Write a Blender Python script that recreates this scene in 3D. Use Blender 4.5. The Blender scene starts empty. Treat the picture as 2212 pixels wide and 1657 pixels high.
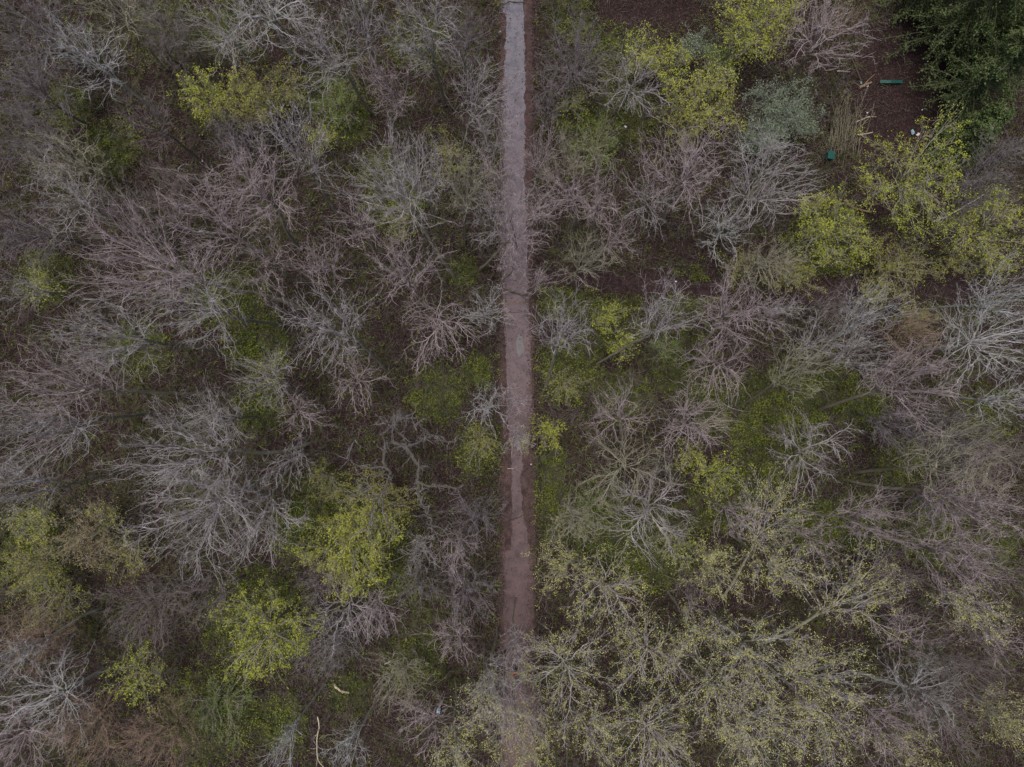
import bpy, math, random
import numpy as np
from mathutils import Vector, noise as mnoise

# ------------------------------------------------------------------ camera, sky, sun, exposure
H = 59.0                                    # flying height of the camera above the path
scene = bpy.context.scene
COL = scene.collection
cam_d = bpy.data.cameras.new('camera'); cam = bpy.data.objects.new('camera', cam_d); COL.objects.link(cam)
cam.location = (0, 0, H); cam.rotation_euler = (0, 0, 0)
cam_d.sensor_width = 36; cam_d.lens = 24; cam_d.clip_end = 2000
scene.camera = cam
SUN_EL, SUN_AZ = math.radians(80), math.radians(-50)
world = bpy.data.worlds.new('World'); scene.world = world; world.use_nodes = True
nt = world.node_tree
sky = nt.nodes.new('ShaderNodeTexSky'); sky.sky_type = 'NISHITA'; sky.sun_disc = False
sky.sun_elevation = SUN_EL; sky.sun_rotation = SUN_AZ; sky.dust_density = 6.0; sky.air_density = 0.9; sky.ozone_density = 1.0
nt.links.new(sky.outputs[0], nt.nodes['Background'].inputs[0]); nt.nodes['Background'].inputs[1].default_value = 0.05
sun_d = bpy.data.lights.new('sun', 'SUN'); sun_d.energy = 1.1; sun_d.angle = math.radians(25); sun_d.color = (1.0, 0.95, 0.93)
sun = bpy.data.objects.new('sun', sun_d); COL.objects.link(sun)
sun.rotation_euler = Vector((math.sin(SUN_AZ)*math.cos(SUN_EL), math.cos(SUN_AZ)*math.cos(SUN_EL), math.sin(SUN_EL))).to_track_quat('Z', 'Y').to_euler()
scene.view_settings.view_transform = 'Standard'; scene.view_settings.look = 'None'
scene.view_settings.exposure = 1.02; scene.view_settings.gamma = 1.0
scene.cycles.max_bounces = 5; scene.cycles.diffuse_bounces = 2; scene.cycles.transparent_max_bounces = 4

# ------------------------------------------------------------------ helpers
S = 88.5/2212.0                             # metres on the ground per survey unit
CX, CY = 1106.0, 828.5
def W(px, py, z=0.0):
    k = (H-z)/H
    return np.array([(px-CX)*S*k, (CY-py)*S*k, z])
RNG = np.random.default_rng(7)

def link(name, me, mat=None, parent=None, smooth=False):
    o = bpy.data.objects.new(name, me); COL.objects.link(o)
    if mat is not None: me.materials.append(mat)
    if parent is not None: o.parent = parent
    if smooth: me.polygons.foreach_set('use_smooth', np.ones(len(me.polygons), dtype=bool))
    return o

def mk_mesh(name, parts):
    """parts: list of (V(n,3), F(m,k))"""
    parts = [p for p in parts if len(p[0])]
    vs = []; li = []; ls = []; lt = []; off = 0; lo = 0
    for V, F in parts:
        vs.append(V); F2 = F + off; off += len(V)
        li.append(F2.ravel()); k = F.shape[1]
        ls.append(lo + np.arange(len(F))*k); lt.append(np.full(len(F), k)); lo += F.size
    V = np.concatenate(vs); li = np.concatenate(li); ls = np.concatenate(ls); lt = np.concatenate(lt)
    me = bpy.data.meshes.new(name)
    me.vertices.add(len(V)); me.vertices.foreach_set('co', V.astype(np.float32).ravel())
    me.loops.add(len(li)); me.loops.foreach_set('vertex_index', li.astype(np.int32))
    me.polygons.add(len(ls)); me.polygons.foreach_set('loop_start', ls.astype(np.int32))
    me.update(calc_edges=True)
    return me

def frame(D):
    L = np.linalg.norm(D, axis=1, keepdims=True)+1e-9; D = D/L
    ref = np.tile(np.array([0.31, 0.17, 0.93]), (len(D), 1))
    bad = np.abs((D*ref).sum(1)) > 0.93; ref[bad] = [0.95, 0.1, 0.2]
    A = np.cross(D, ref); A /= np.linalg.norm(A, axis=1, keepdims=True)+1e-9
    B = np.cross(D, A)
    return D, A, B

def tubes(P0, P1, r0, r1, sides):
    if len(P0) == 0: return np.zeros((0, 3)), np.zeros((0, 4), int)
    D, A, B = frame(P1-P0)
    P1 = P1 + D*(r1*0.35)[:, None]
    n = len(P0); th = np.arange(sides)*2*math.pi/sides
    c = np.cos(th)[None, :, None]; s = np.sin(th)[None, :, None]
    ring = A[:, None, :]*c + B[:, None, :]*s
    R0 = P0[:, None, :] + ring*r0[:, None, None]; R1 = P1[:, None, :] + ring*r1[:, None, None]
    V = np.concatenate([R0, R1], 1).reshape(-1, 3)
    i = np.arange(sides); j = (i+1) % sides
    f = np.stack([i, j, j+sides, i+sides], 1)
    F = (f[None]+(np.arange(n)*2*sides)[:, None, None]).reshape(-1, 4)
    return V, F

def spikes(P0, P1, r):
    if len(P0) == 0: return np.zeros((0, 3)), np.zeros((0, 3), int)
    D, A, B = frame(P1-P0); n = len(P0)
    vs = [P0+(A*math.cos(t)+B*math.sin(t))*r[:, None] for t in (0, 2.094, 4.189)]+[P1]
    V = np.stack(vs, 1).reshape(-1, 3)
    F = (np.array([[0, 1, 3], [1, 2, 3], [2, 0, 3]])[None]+(np.arange(n)*4)[:, None, None]).reshape(-1, 3)
    return V, F

def leaves(P, size, rng, flat=0.6):
    """small pointed leaf blades, randomly turned"""
    n = len(P)
    if n == 0: return np.zeros((0, 3)), np.zeros((0, 4), int)
    a = rng.normal(size=(n, 3)); a[:, 2] *= flat; a /= np.linalg.norm(a, axis=1, keepdims=True)+1e-9
    b = np.cross(a, rng.normal(size=(n, 3))*np.array([flat, flat, 1.0])); b /= np.linalg.norm(b, axis=1, keepdims=True)+1e-9
    s = size*rng.uniform(0.6, 1.35, n)[:, None]
    V = np.stack([P-a*s*.55, P+b*s*.34-a*s*.05, P+a*s*.6, P-b*s*.34-a*s*.05], 1).reshape(-1, 3)
    F = (np.arange(n)*4)[:, None]+np.arange(4)[None]
    return V, F

# ------------------------------------------------------------------ materials
def mat(name, c1, c2, s1=2.0, s2=14.0, rough=0.9, c3=None, spec=0.2, bump=0.0):
    m = bpy.data.materials.new(name); m.use_nodes = True; t = m.node_tree; N = t.nodes; L = t.links
    bs = N['Principled BSDF']; bs.inputs['Roughness'].default_value = rough
    bs.inputs['Specular IOR Level'].default_value = spec
    tc = N.new('ShaderNodeTexCoord')
    n1 = N.new('ShaderNodeTexNoise'); n1.inputs['Scale'].default_value = s1; n1.inputs['Detail'].default_value = 3
    n2 = N.new('ShaderNodeTexNoise'); n2.inputs['Scale'].default_value = s2; n2.inputs['Detail'].default_value = 2
    L.new(tc.outputs['Object'], n1.inputs['Vector']); L.new(tc.outputs['Object'], n2.inputs['Vector'])
    ad = N.new('ShaderNodeMath'); ad.operation = 'ADD'; L.new(n1.outputs['Fac'], ad.inputs[0]); L.new(n2.outputs['Fac'], ad.inputs[1])
    r = N.new('ShaderNodeValToRGB'); L.new(ad.outputs[0], r.inputs[0])
    mr = N.new('ShaderNodeMapRange'); mr.inputs[1].default_value = 0.75; mr.inputs[2].default_value = 1.25
    L.new(ad.outputs[0], mr.inputs[0]); L.new(mr.outputs[0], r.inputs[0])
    e = r.color_ramp.elements
    e[0].position = 0.0; e[0].color = (*c1, 1); e[1].position = 1.0; e[1].color = (*c2, 1)
    if c3: x = e.new(0.5); x.color = (*c3, 1)
    L.new(r.outputs[0], bs.inputs['Base Color'])
    if bump:
        b = N.new('ShaderNodeBump'); b.inputs['Strength'].default_value = bump; b.inputs['Distance'].default_value = 0.05
        L.new(n2.outputs['Fac'], b.inputs['Height']); L.new(b.outputs[0], bs.inputs['Normal'])
    return m

BARK = {
 'grey':  (mat('bark_grey', (.17,.16,.11), (.28,.265,.20), bump=.4), mat('twig_grey', (.28,.235,.26), (.50,.47,.50), 1.1, 5, c3=(.345,.325,.31))),
 'pink':  (mat('bark_brown', (.17,.15,.105), (.28,.25,.195), bump=.4), mat('twig_pink', (.28,.215,.24), (.50,.42,.455), 1.1, 5, c3=(.36,.305,.30))),
 'pale':  (mat('bark_pale', (.27,.27,.22), (.42,.42,.37), bump=.4), mat('twig_pale', (.33,.31,.33), (.55,.55,.58), 1.1, 5, c3=(.41,.41,.39))),
 'olive': (mat('bark_olive', (.13,.12,.075), (.22,.205,.14), bump=.4), mat('twig_olive', (.24,.225,.16), (.38,.36,.28))),
 'dark':  (mat('bark_dark', (.11,.10,.08), (.18,.16,.13), bump=.4), mat('twig_dark', (.16,.13,.13), (.24,.21,.20))),
 'mist':  (mat('bark_mist', (.13,.12,.09), (.22,.20,.16), bump=.4), mat('twig_mist', (.13,.115,.115), (.28,.25,.265))),
 'teal':  (mat('bark_lichen', (.16,.18,.15), (.24,.27,.24), bump=.4), mat('twig_lichen', (.17,.20,.16), (.29,.33,.28))),
 'rust':  (mat('bark_rust', (.13,.10,.07), (.2,.16,.12), bump=.4), mat('twig_rust', (.22,.15,.11), (.33,.25,.19))),
}
LEAF = {
 'lime':   mat('leaf_lime', (.17,.20,.02), (.40,.43,.06), 1.0, 9, .6),
 'yellow': mat('leaf_yellow', (.18,.20,.03), (.40,.42,.07), 1.0, 9, .6),
 'bud':    mat('bud_tan_yellow', (.29,.30,.08), (.51,.50,.20), 1.0, 9, .6),
 'olive':  mat('leaf_olive', (.14,.145,.025), (.30,.30,.06), 1.0, 9, .7),
 'copper': mat('leaf_copper', (.16,.12,.06), (.26,.21,.11), 1.0, 9, .7),
 'green':  mat('leaf_green', (.07,.12,.02), (.17,.22,.05), 1.0, 9, .6),
 'dark':   mat('needle_dark', (.035,.06,.022), (.12,.16,.05), 1.0, 9, .6),
 'teal':   mat('leaf_grey_green', (.12,.155,.10), (.23,.275,.18), 1.0, 9, .7),
}

# ------------------------------------------------------------------ path geometry (left edge, right edge per station)
PATH = [(-400,1080,1132),(0,1082,1131),(24,1083,1131),(30,1093,1131),(60,1093,1132),(120,1091,1134),(200,1084,1134),(330,1081,1133),(420,1083,1134),(520,1084,1137),
        (600,1084,1140),(680,1088,1144),(750,1092,1147),(830,1095,1148),(900,1097,1149),(950,1101,1146),(985,1105,1131),(1030,1106,1125),(1100,1106,1128),
        (1150,1106,1138),(1189,1104,1146),(1192,1086,1148),(1215,1084,1149),(1240,1090,1150),(1330,1088,1152),(1450,1087,1154),(1560,1088,1156),(1660,1088,1158),(2060,1088,1160)]
def path_edges(py):
    a = np.array(PATH, float)
    return np.interp(py, a[:, 0], a[:, 1]), np.interp(py, a[:, 0], a[:, 2])

def gz(x, y):
    d = max(0.0, min(1.0, (abs(x-0.4)-2.2)/4))
    return d*(0.35*mnoise.noise(Vector((x*.06, y*.06, 3))) + 0.12*mnoise.noise(Vector((x*.35, y*.35, 8))))

# ------------------------------------------------------------------ ground
CLEAR = [(1240,600,85,20),(1540,628,90,18),(1680,640,60,20),(1930,640,60,18),(1965,190,125,150),(1400,25,120,38),(1390,615,110,24),(1800,630,75,34),(1925,250,95,110),(2070,620,38,40),(1880,430,45,40)]
PATCH = [(700,200,60),(745,255,60),(850,430,70),(820,370,50),(100,600,60),(560,880,60),(560,740,70),(480,650,60),(1035,800,40),(1040,970,55),(700,1090,80),(860,1250,50),
 (755,1495,45),(450,1545,100),(1190,1000,35),(1188,1060,38),(1188,1120,40),(1320,690,70),(1230,800,70),(1660,900,100),(1750,830,80),(1700,960,70),(1850,1130,60),(1560,1080,70),
 (1300,1130,90),(1480,790,70),(1350,250,70),(1270,330,50),(1780,540,90),(2130,900,60),(1940,1000,50),(640,1150,60),(360,60,70),(480,70,60),(900,90,60),(240,320,60),(520,640,60),
 (1000,590,35),(940,850,60),(300,750,60),(560,1340,110),(900,1420,60),(600,1560,60),(1340,860,60),(1550,880,60),(1250,20,70),(1330,120,60),(1650,1020,60),(1410,1180,90),(1210,640,50),
 (1860,870,60),(2010,1150,70),(1750,1130,60),(1480,640,60),(70,1180,90),(800,1180,100),(1090,1130,14),(1075,1260,14),(1250,270,50),(150,230,50),(2150,1180,50)]
def mossy(px, py):
    for cx, cy, a, b in CLEAR:
        if ((px-cx)/(a*1.15))**2+((py-cy)/(b*1.15))**2 < 1: return 0.0
    if 1060 < px < 1165: return 0.1
    v = .25+.35*mnoise.noise(Vector((px*.006, py*.006, 2)))
    for cx, cy, r in PATCH:
        d = math.hypot(px-cx, py-cy)/(r*1.2)
        if d < 1: v = max(v, .25+.6*(1-d*d))
    return max(0.0, v)
def ground():
    fine = np.arange(-56, 56.01, 0.7); out = np.array([-600, -300, -150, -90, -65]); xs = np.concatenate([out, fine, -out[::-1]])
    fy = np.arange(-44, 44.01, 0.7); ys = np.concatenate([out, fy, -out[::-1]])
    V = np.array([(x, y, gz(x, y)) for y in ys for x in xs]); nx = len(xs)
    i, j = np.meshgrid(np.arange(nx-1), np.arange(len(ys)-1)); a = (j*nx+i).ravel()
    F = np.stack([a, a+1, a+nx+1, a+nx], 1)
    m = bpy.data.materials.new('forest_floor'); m.use_nodes = True; t = m.node_tree; N = t.nodes; L = t.links
    me = mk_mesh('ground', [(V, F)]); at = me.attributes.new('moss', 'FLOAT', 'POINT')
    at.data.foreach_set('value', np.array([mossy(x/S+CX, CY-y/S) for x, y in V[:, :2]], np.float32))
    bs = N['Principled BSDF']; bs.inputs['Roughness'].default_value = 1; bs.inputs['Specular IOR Level'].default_value = .1
    an = N.new('ShaderNodeAttribute'); an.attribute_name = 'moss'
    tc = N.new('ShaderNodeTexCoord')
    def nz(sc, det=5, typ='ShaderNodeTexNoise'):
        n = N.new(typ); n.inputs['Scale'].default_value = sc
        if typ == 'ShaderNodeTexNoise': n.inputs['Detail'].default_value = det
        L.new(tc.outputs['Object'], n.inputs['Vector']); return n
    big = nz(.12, 4); vor = nz(9, typ='ShaderNodeTexVoronoi'); mid = nz(1.6, 6)
    r = N.new('ShaderNodeValToRGB'); L.new(vor.outputs['Color'], r.inputs[0])
    e = r.color_ramp.elements; e[0].color = (.016,.010,.010,1); e[1].color = (.052,.032,.031,1); e.new(.5).color = (.028,.018,.0175,1)
    g = N.new('ShaderNodeValToRGB'); L.new(mid.outputs['Fac'], g.inputs[0])
    e = g.color_ramp.elements; e[0].position = .35; e[0].color = (.03,.035,.012,1); e[1].position = .7; e[1].color = (.075,.085,.03,1)
    mx = N.new('ShaderNodeMix'); mx.data_type = 'RGBA'
    mr = N.new('ShaderNodeMapRange'); mr.inputs[1].default_value = .85; mr.inputs[2].default_value = 1.15
    sm = N.new('ShaderNodeMath'); sm.operation = 'ADD'; L.new(mid.outputs['Fac'], sm.inputs[0]); L.new(an.outputs['Fac'], sm.inputs[1]); L.new(sm.outputs[0], mr.inputs[0])
    L.new(mr.outputs[0], mx.inputs[0]); L.new(r.outputs[0], mx.inputs[6]); L.new(g.outputs[0], mx.inputs[7])
    L.new(mx.outputs[2], bs.inputs['Base Color'])
    b = N.new('ShaderNodeBump'); b.inputs['Strength'].default_value = .8; b.inputs['Distance'].default_value = .06
    L.new(vor.outputs['Distance'], b.inputs['Height']); L.new(b.outputs[0], bs.inputs['Normal'])
    o = link('ground', me, m); o['kind'] = 'structure'; return o
ground()

def strip(name, left, right, ys, z, m, mid=6):
    V = []; F = []
    for k, py in enumerate(ys):
        l, r = left(py), right(py)
        for i in range(mid+1):
            V.append(W(l+(r-l)*i/mid, py, 0)+np.array([0, 0, z]))
        if k:
            for i in range(mid):
                a = (k-1)*(mid+1)+i; F.append([a, a+mid+1, a+mid+2, a+1])
    o = link(name, mk_mesh(name, [(np.array(V), np.array(F))]), m); o['kind'] = 'structure'; return o
ys = np.arange(-380, 2040, 2.5)
def wob(py, seed, amp=2.2): return amp*(mnoise.noise(Vector((seed, py*.045, 0)))*1.4 + 1.0*mnoise.noise(Vector((seed, py*.16, 5)))+.8*mnoise.noise(Vector((seed, py*.4, 9))))
mud = mat('leafy_mud', (.028,.017,.017), (.115,.075,.072), 2.2, 22, 1, (.062,.040,.039), bump=.6)
strip('verge', lambda p: path_edges(p)[0]*0.25+0.75*1086-7+wob(p, 1, 5), lambda p: 1153+wob(p, 2, 5)+(p-800)*.006, ys, .010, mud)
asph = mat('path_surface', (.105,.095,.10), (.235,.212,.226), 1.1, 24, .95, (.165,.15,.158), bump=.3)
# pinkish worn surface lower down, bluish grey in the north
t = asph.node_tree; N = t.nodes; L = t.links
bs = N['Principled BSDF']; src = bs.inputs['Base Color'].links[0].from_socket
tc = N.new('ShaderNodeTexCoord'); sp = N.new('ShaderNodeSeparateXYZ'); L.new(tc.outputs['Object'], sp.inputs[0])
mr = N.new('ShaderNodeMapRange'); mr.inputs[1].default_value = 30; mr.inputs[2].default_value = -20; L.new(sp.outputs['Y'], mr.inputs[0])
rp = N.new('ShaderNodeValToRGB'); L.new(mr.outputs[0], rp.inputs[0])
e = rp.color_ramp.elements; e[0].color = (.92,.98,1.08,1); e[1].color = (.64,.49,.46,1); e.new(.42).color = (.93,.81,.82,1)
mx = N.new('ShaderNodeMix'); mx.data_type = 'RGBA'; mx.blend_type = 'MULTIPLY'; mx.inputs[0].default_value = 1
L.new(src, mx.inputs[6]); L.new(rp.outputs[0], mx.inputs[7])
n3 = N.new('ShaderNodeTexNoise'); n3.inputs['Scale'].default_value = 1.1; n3.inputs['Detail'].default_value = 8; n3.inputs['Roughness'].default_value = .7
L.new(tc.outputs['Object'], n3.inputs['Vector'])
m3 = N.new('ShaderNodeMapRange'); m3.inputs[1].default_value = .53; m3.inputs[2].default_value = .66; m3.inputs[4].default_value = .75; L.new(n3.outputs['Fac'], m3.inputs[0])
mx2 = N.new('ShaderNodeMix'); mx2.data_type = 'RGBA'; L.new(m3.outputs[0], mx2.inputs[0]); L.new(mx.outputs[2], mx2.inputs[6]); mx2.inputs[7].default_value = (.10,.062,.058,1)
L.new(mx2.outputs[2], bs.inputs['Base Color'])
strip('path', lambda p: path_edges(p)[0]+wob(p, 3, 2.6), lambda p: path_edges(p)[1]+wob(p, 4, 3.4), ys, .018, asph)
dirt = mat('trodden_mud', (.028,.018,.018), (.115,.078,.075), 1.4, 16, 1, (.060,.040,.038), bump=.5)
strip('dirt_track', lambda p: path_edges(p)[1]+wob(p, 4, 3.4)-1, lambda p: 1143+wob(p, 6, 8), np.arange(965, 1190, 2.5), .014, dirt)
strip('worn_verge', lambda p: 1088+wob(p, 7, 5), lambda p: path_edges(p)[0]+wob(p, 3, 2.6)+1, np.arange(960, 1188, 2.5), .014, dirt)
def trail():
    V = []; F = []; pts = [(1150,598),(1240,602),(1340,612),(1440,618),(1560,628),(1700,642),(1820,636),(1940,640),(2060,628),(2230,600)]
    px = np.linspace(1150, 2230, 200); py = np.interp(px, [p[0] for p in pts], [p[1] for p in pts])
    for k in range(200):
        w = 17+8*mnoise.noise(Vector((k*.12, 3, 1)))+4*mnoise.noise(Vector((k*.5, 7, 1)))
        for t in (-1, -.4, .4, 1):
            q = W(px[k], py[k]+w*t); V.append((q[0], q[1], gz(q[0], q[1])+.025))
        if k:
            for i in range(3): a = (k-1)*4+i; F.append([a+1, a, a+4, a+5])
    o = link('side_trail', mk_mesh('side_trail', [(np.array(V), np.array(F))]), mat('trail_litter', (.015,.009,.010), (.050,.030,.031), 2.5, 20, 1, (.028,.017,.018))); o['kind'] = 'structure'
trail()
def blob(name, px, py, rx, ry, z, m, n=22, seed=1):
    V = [W(px, py)+np.array([0, 0, z])]
    for i in range(n):
        a = i*2*math.pi/n; k = 1+.3*mnoise.noise(Vector((math.cos(a)*1.3, math.sin(a)*1.3, seed)))
        V.append(W(px+rx*k*math.cos(a), py+ry*k*math.sin(a))+np.array([0, 0, z]))
    F = np.array([[0, 1+i, 1+(i+1) % n] for i in range(n)])[:, ::-1]
    o = link(name, mk_mesh(name, [(np.array(V), F)]), m); o['kind'] = 'structure'; return o
wet = mat('puddle_water', (.045,.04,.042), (.08,.07,.075), 2, 9, .45, spec=.4)
blob('puddle', 1123, 745, 8.5, 23, .026, wet, seed=2)

# ------------------------------------------------------------------ tree growth
def grow(base, fork, tips, rng, gn, r_tip, pw=.43, step=.30):
    """branching skeleton from the trunk fork out to every tip; returns segments P0,P1,k0,k1"""
    P0 = []; P1 = []; K0 = []; K1 = []; ends = []
    def line(a, b, k0, k1, n, g):
        n = max(1, n); pts = [a]; L = np.linalg.norm(b-a); bow = rng.normal(size=3)*g*L*.55
        for i in range(1, n):
            t = i/n; pts.append(a+(b-a)*t+bow*math.sin(math.pi*t)+rng.normal(size=3)*g*L*.10)
        pts.append(b)
        for i in range(n):
            P0.append(pts[i]); P1.append(pts[i+1]); K0.append(k0+(k1-k0)*i/n); K1.append(k0+(k1-k0)*(i+1)/n)
        return pts[-1]-pts[-2]
    n = len(tips)
    line(base, fork, n*1.3, n, 7, .03)
    d0 = (fork-base)/np.linalg.norm(fork-base)
    st = [(fork, d0, np.arange(n))]
    while st:
        p, d, idx = st.pop(); m = len(idx)
        if m == 1:
            L = np.linalg.norm(tips[idx[0]]-p)
            line(p, tips[idx[0]], 1, .35, 2 if L < .8 else 4, gn*.55); ends.append(idx[0]); continue
        pts = tips[idx]; c = pts.mean(0); v = c-p; dist = np.linalg.norm(v)+1e-6
        s = (step*.42 if m > n*.12 else step)*rng.uniform(.6, 1.4) if m > 3 else .5
        dirn = v/dist*.70+d*.50+rng.normal(size=3)*gn*.22; dirn /= np.linalg.norm(dirn)
        q = p+dirn*dist*s
        line(p, q, m, m, 1 if dist*s < .35 else (2 if dist*s < 1.2 else 4), gn*.45)
        u = pts-q; u /= np.linalg.norm(u, axis=1, keepdims=True)+1e-9
        far = u[np.argmax(((u-u.mean(0))**2).sum(1))]-u.mean(0)
        pr = u@far; f = rng.choice([rng.uniform(.12, .4), rng.uniform(.6, .88)]) if m > 5 else .5
        o = np.argsort(pr); cut = min(m-1, max(1, int(round(m*f))))
        st.append((q, dirn, idx[o[:cut]])); st.append((q, dirn, idx[o[cut:]]))
    P0 = np.array(P0); P1 = np.array(P1); r0 = r_tip*np.array(K0)**pw; r1 = r_tip*np.array(K1)**pw
    return P0, P1, r0, r1

def side_twigs(P0, P1, r0, rng, per_m, length, rmax=.035, rt=.010, up=.25):
    sel = r0 < rmax; A = P0[sel]; B = P1[sel]; L = np.linalg.norm(B-A, axis=1)
    cnt = rng.poisson(L*per_m); i = np.repeat(np.arange(len(A)), cnt)
    if len(i) == 0: return np.zeros((0, 3)), np.zeros((0, 3)), np.zeros(0)
    t = rng.uniform(0, 1, len(i))[:, None]; Q = A[i]+(B[i]-A[i])*t
    D = (B[i]-A[i])/(L[i][:, None]+1e-9); D = D*.75+rng.normal(size=(len(i), 3))*.55; D[:, 2] += up
    D /= np.linalg.norm(D, axis=1, keepdims=True)
    E = Q+D*(length*rng.uniform(.4, 1.4, len(i)))[:, None]
    return Q, E, np.full(len(i), rt)*rng.uniform(.6, 1.2, len(i))

def set_props(o, label, cat, group=None):
    o['label'] = label; o['category'] = cat
    if group: o['group'] = group
def empty(name, loc, label, cat, group=None):
    o = bpy.data.objects.new(name, None); COL.objects.link(o); o.location = loc; o.empty_display_size = .5
    set_props(o, label, cat, group); return o

FORMS = {  # tips per square metre of crown, gnarl, tip radius, twigs per metre, twig length, spread profile
 'fine':  dict(dens=8.2, gn=.25, rt=.0110, tw=2.4, tl=.62, lo=.50),
 'gnarl': dict(dens=6.6, gn=.33, rt=.0108, tw=2.6, tl=.55, lo=.56),
 'open':  dict(dens=6, gn=.35, rt=.0112, tw=2.8, tl=.50, lo=.54),
 'fuzz':  dict(dens=9, gn=.42, rt=.0105, tw=5.0, tl=.45, lo=.35),
}
def crown_tips(cen, R, h, lo, n, rng):
    """points filling a vase shaped crown with an uneven outline"""
    out = []; ph = rng.uniform(0, 6.28, 4)
    zlo = h*lo
    while len(out) < n:
        a = rng.uniform(0, 2*math.pi); u = rng.uniform(0, 1)**.52
        lob = 1+.22*math.sin(3*a+ph[0])+.14*math.sin(5*a+ph[1])+.10*math.sin(9*a+ph[2])
        zt = rng.uniform(0, 1)**.62
        prof = min(1.0, .45+.9*zt) if zt < .72 else math.sqrt(max(0.0, 1-((zt-.72)/.30)**2*.75))
        r = R*u*lob*prof
        z = zlo+(h-zlo)*zt*(1-.12*u*u)
        out.append((cen[0]+r*math.cos(a), cen[1]+r*math.sin(a), z))
    return np.array(out)

def tree(name, label, bx, by, tx, ty, R, tone='grey', form='fine', leaf=None, h=None, cat='tree', group=None, ld=1.0, seed=None, dens=1.0, lsize=.11):
    """bx,by: foot of the trunk on the survey; tx,ty: middle of the crown; R: crown radius"""
    rng = np.random.default_rng(seed if seed is not None else int(tx*7+ty*13+R))
    rt = math.hypot(tx-CX, ty-CY)
    if h is None:
        h = 14.5
        if bx is not None and rt > 160:
            zc = H*(1-math.hypot(bx-CX, by-CY)/rt); h = min(19.0, max(9.0, zc/.82))
    zc = h*.82
    C3 = W(tx, ty, zc)
    if bx is None:
        base = np.array([C3[0]+rng.normal()*.5, C3[1]+rng.normal()*.5, 0])
    else: base = W(bx, by, 0)
    base[2] = gz(base[0], base[1])-.08
    Rm = R*S*(H-zc)/H*1.10
    f = FORMS[form]
    n = int(min(1200, max(24, f['dens']*dens*math.pi*Rm*Rm)))
    tips = crown_tips(C3, Rm, h, f['lo'], n, rng)
    fz = h*(f['lo']-.07) if h > 6 else h*.16
    k = fz/zc
    fork = base*(1-k)+C3*k+np.array([rng.normal()*.25, rng.normal()*.25, 0]); fork[2] = fz
    sc = 1.0 if h > 8 else .8
    P0, P1, r0, r1 = grow(base, fork, tips, rng, f['gn'], f['rt']*sc)
    org = base.copy(); P0 -= org; P1 -= org
    root = empty(name, org, label, cat, group)
    bark, twig = BARK[tone]
    thick = r0 > .055 if h > 6 else r0 > .035
    me = mk_mesh('trunk', [tubes(P0[thick], P1[thick], r0[thick], r1[thick], 7)])
    link('trunk', me, bark, root, smooth=True)
    th = ~thick; mid = th & (r0 > .028); thin = th & ~(r0 > .028)
    Q, E, rr = side_twigs(P0, P1, r0, rng, f['tw'], f['tl'])
    parts = [tubes(P0[mid], P1[mid], r0[mid], r1[mid], 4), tubes(P0[thin], P1[thin], r0[thin], r1[thin], 3), spikes(Q, E, rr)]
    link('crown', mk_mesh('crown', parts), twig, root)
    if leaf:
        T = tips-org
        src = np.concatenate([T, E, E]); dn = {'bud': 1.6, 'leafy': 5.0, 'sparse': .8}
        mlt = ld
        cnt = rng.poisson(mlt, len(src)); i = np.repeat(np.arange(len(src)), cnt)
        # whole boughs come out earlier than others: clumps
        P = src[i]; 
        key = np.array([mnoise.noise(Vector((float(p[0])*1.5, float(p[1])*1.5, float(p[2])*1.5+tx))) for p in src])
        keep = key[i] > rng.uniform(-.22, .34, len(i))
        P = P[keep]+rng.normal(size=(keep.sum(), 3))*.10
        link('foliage', mk_mesh('foliage', [leaves(P, lsize, rng)]), LEAF[leaf], root)
    return root

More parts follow.
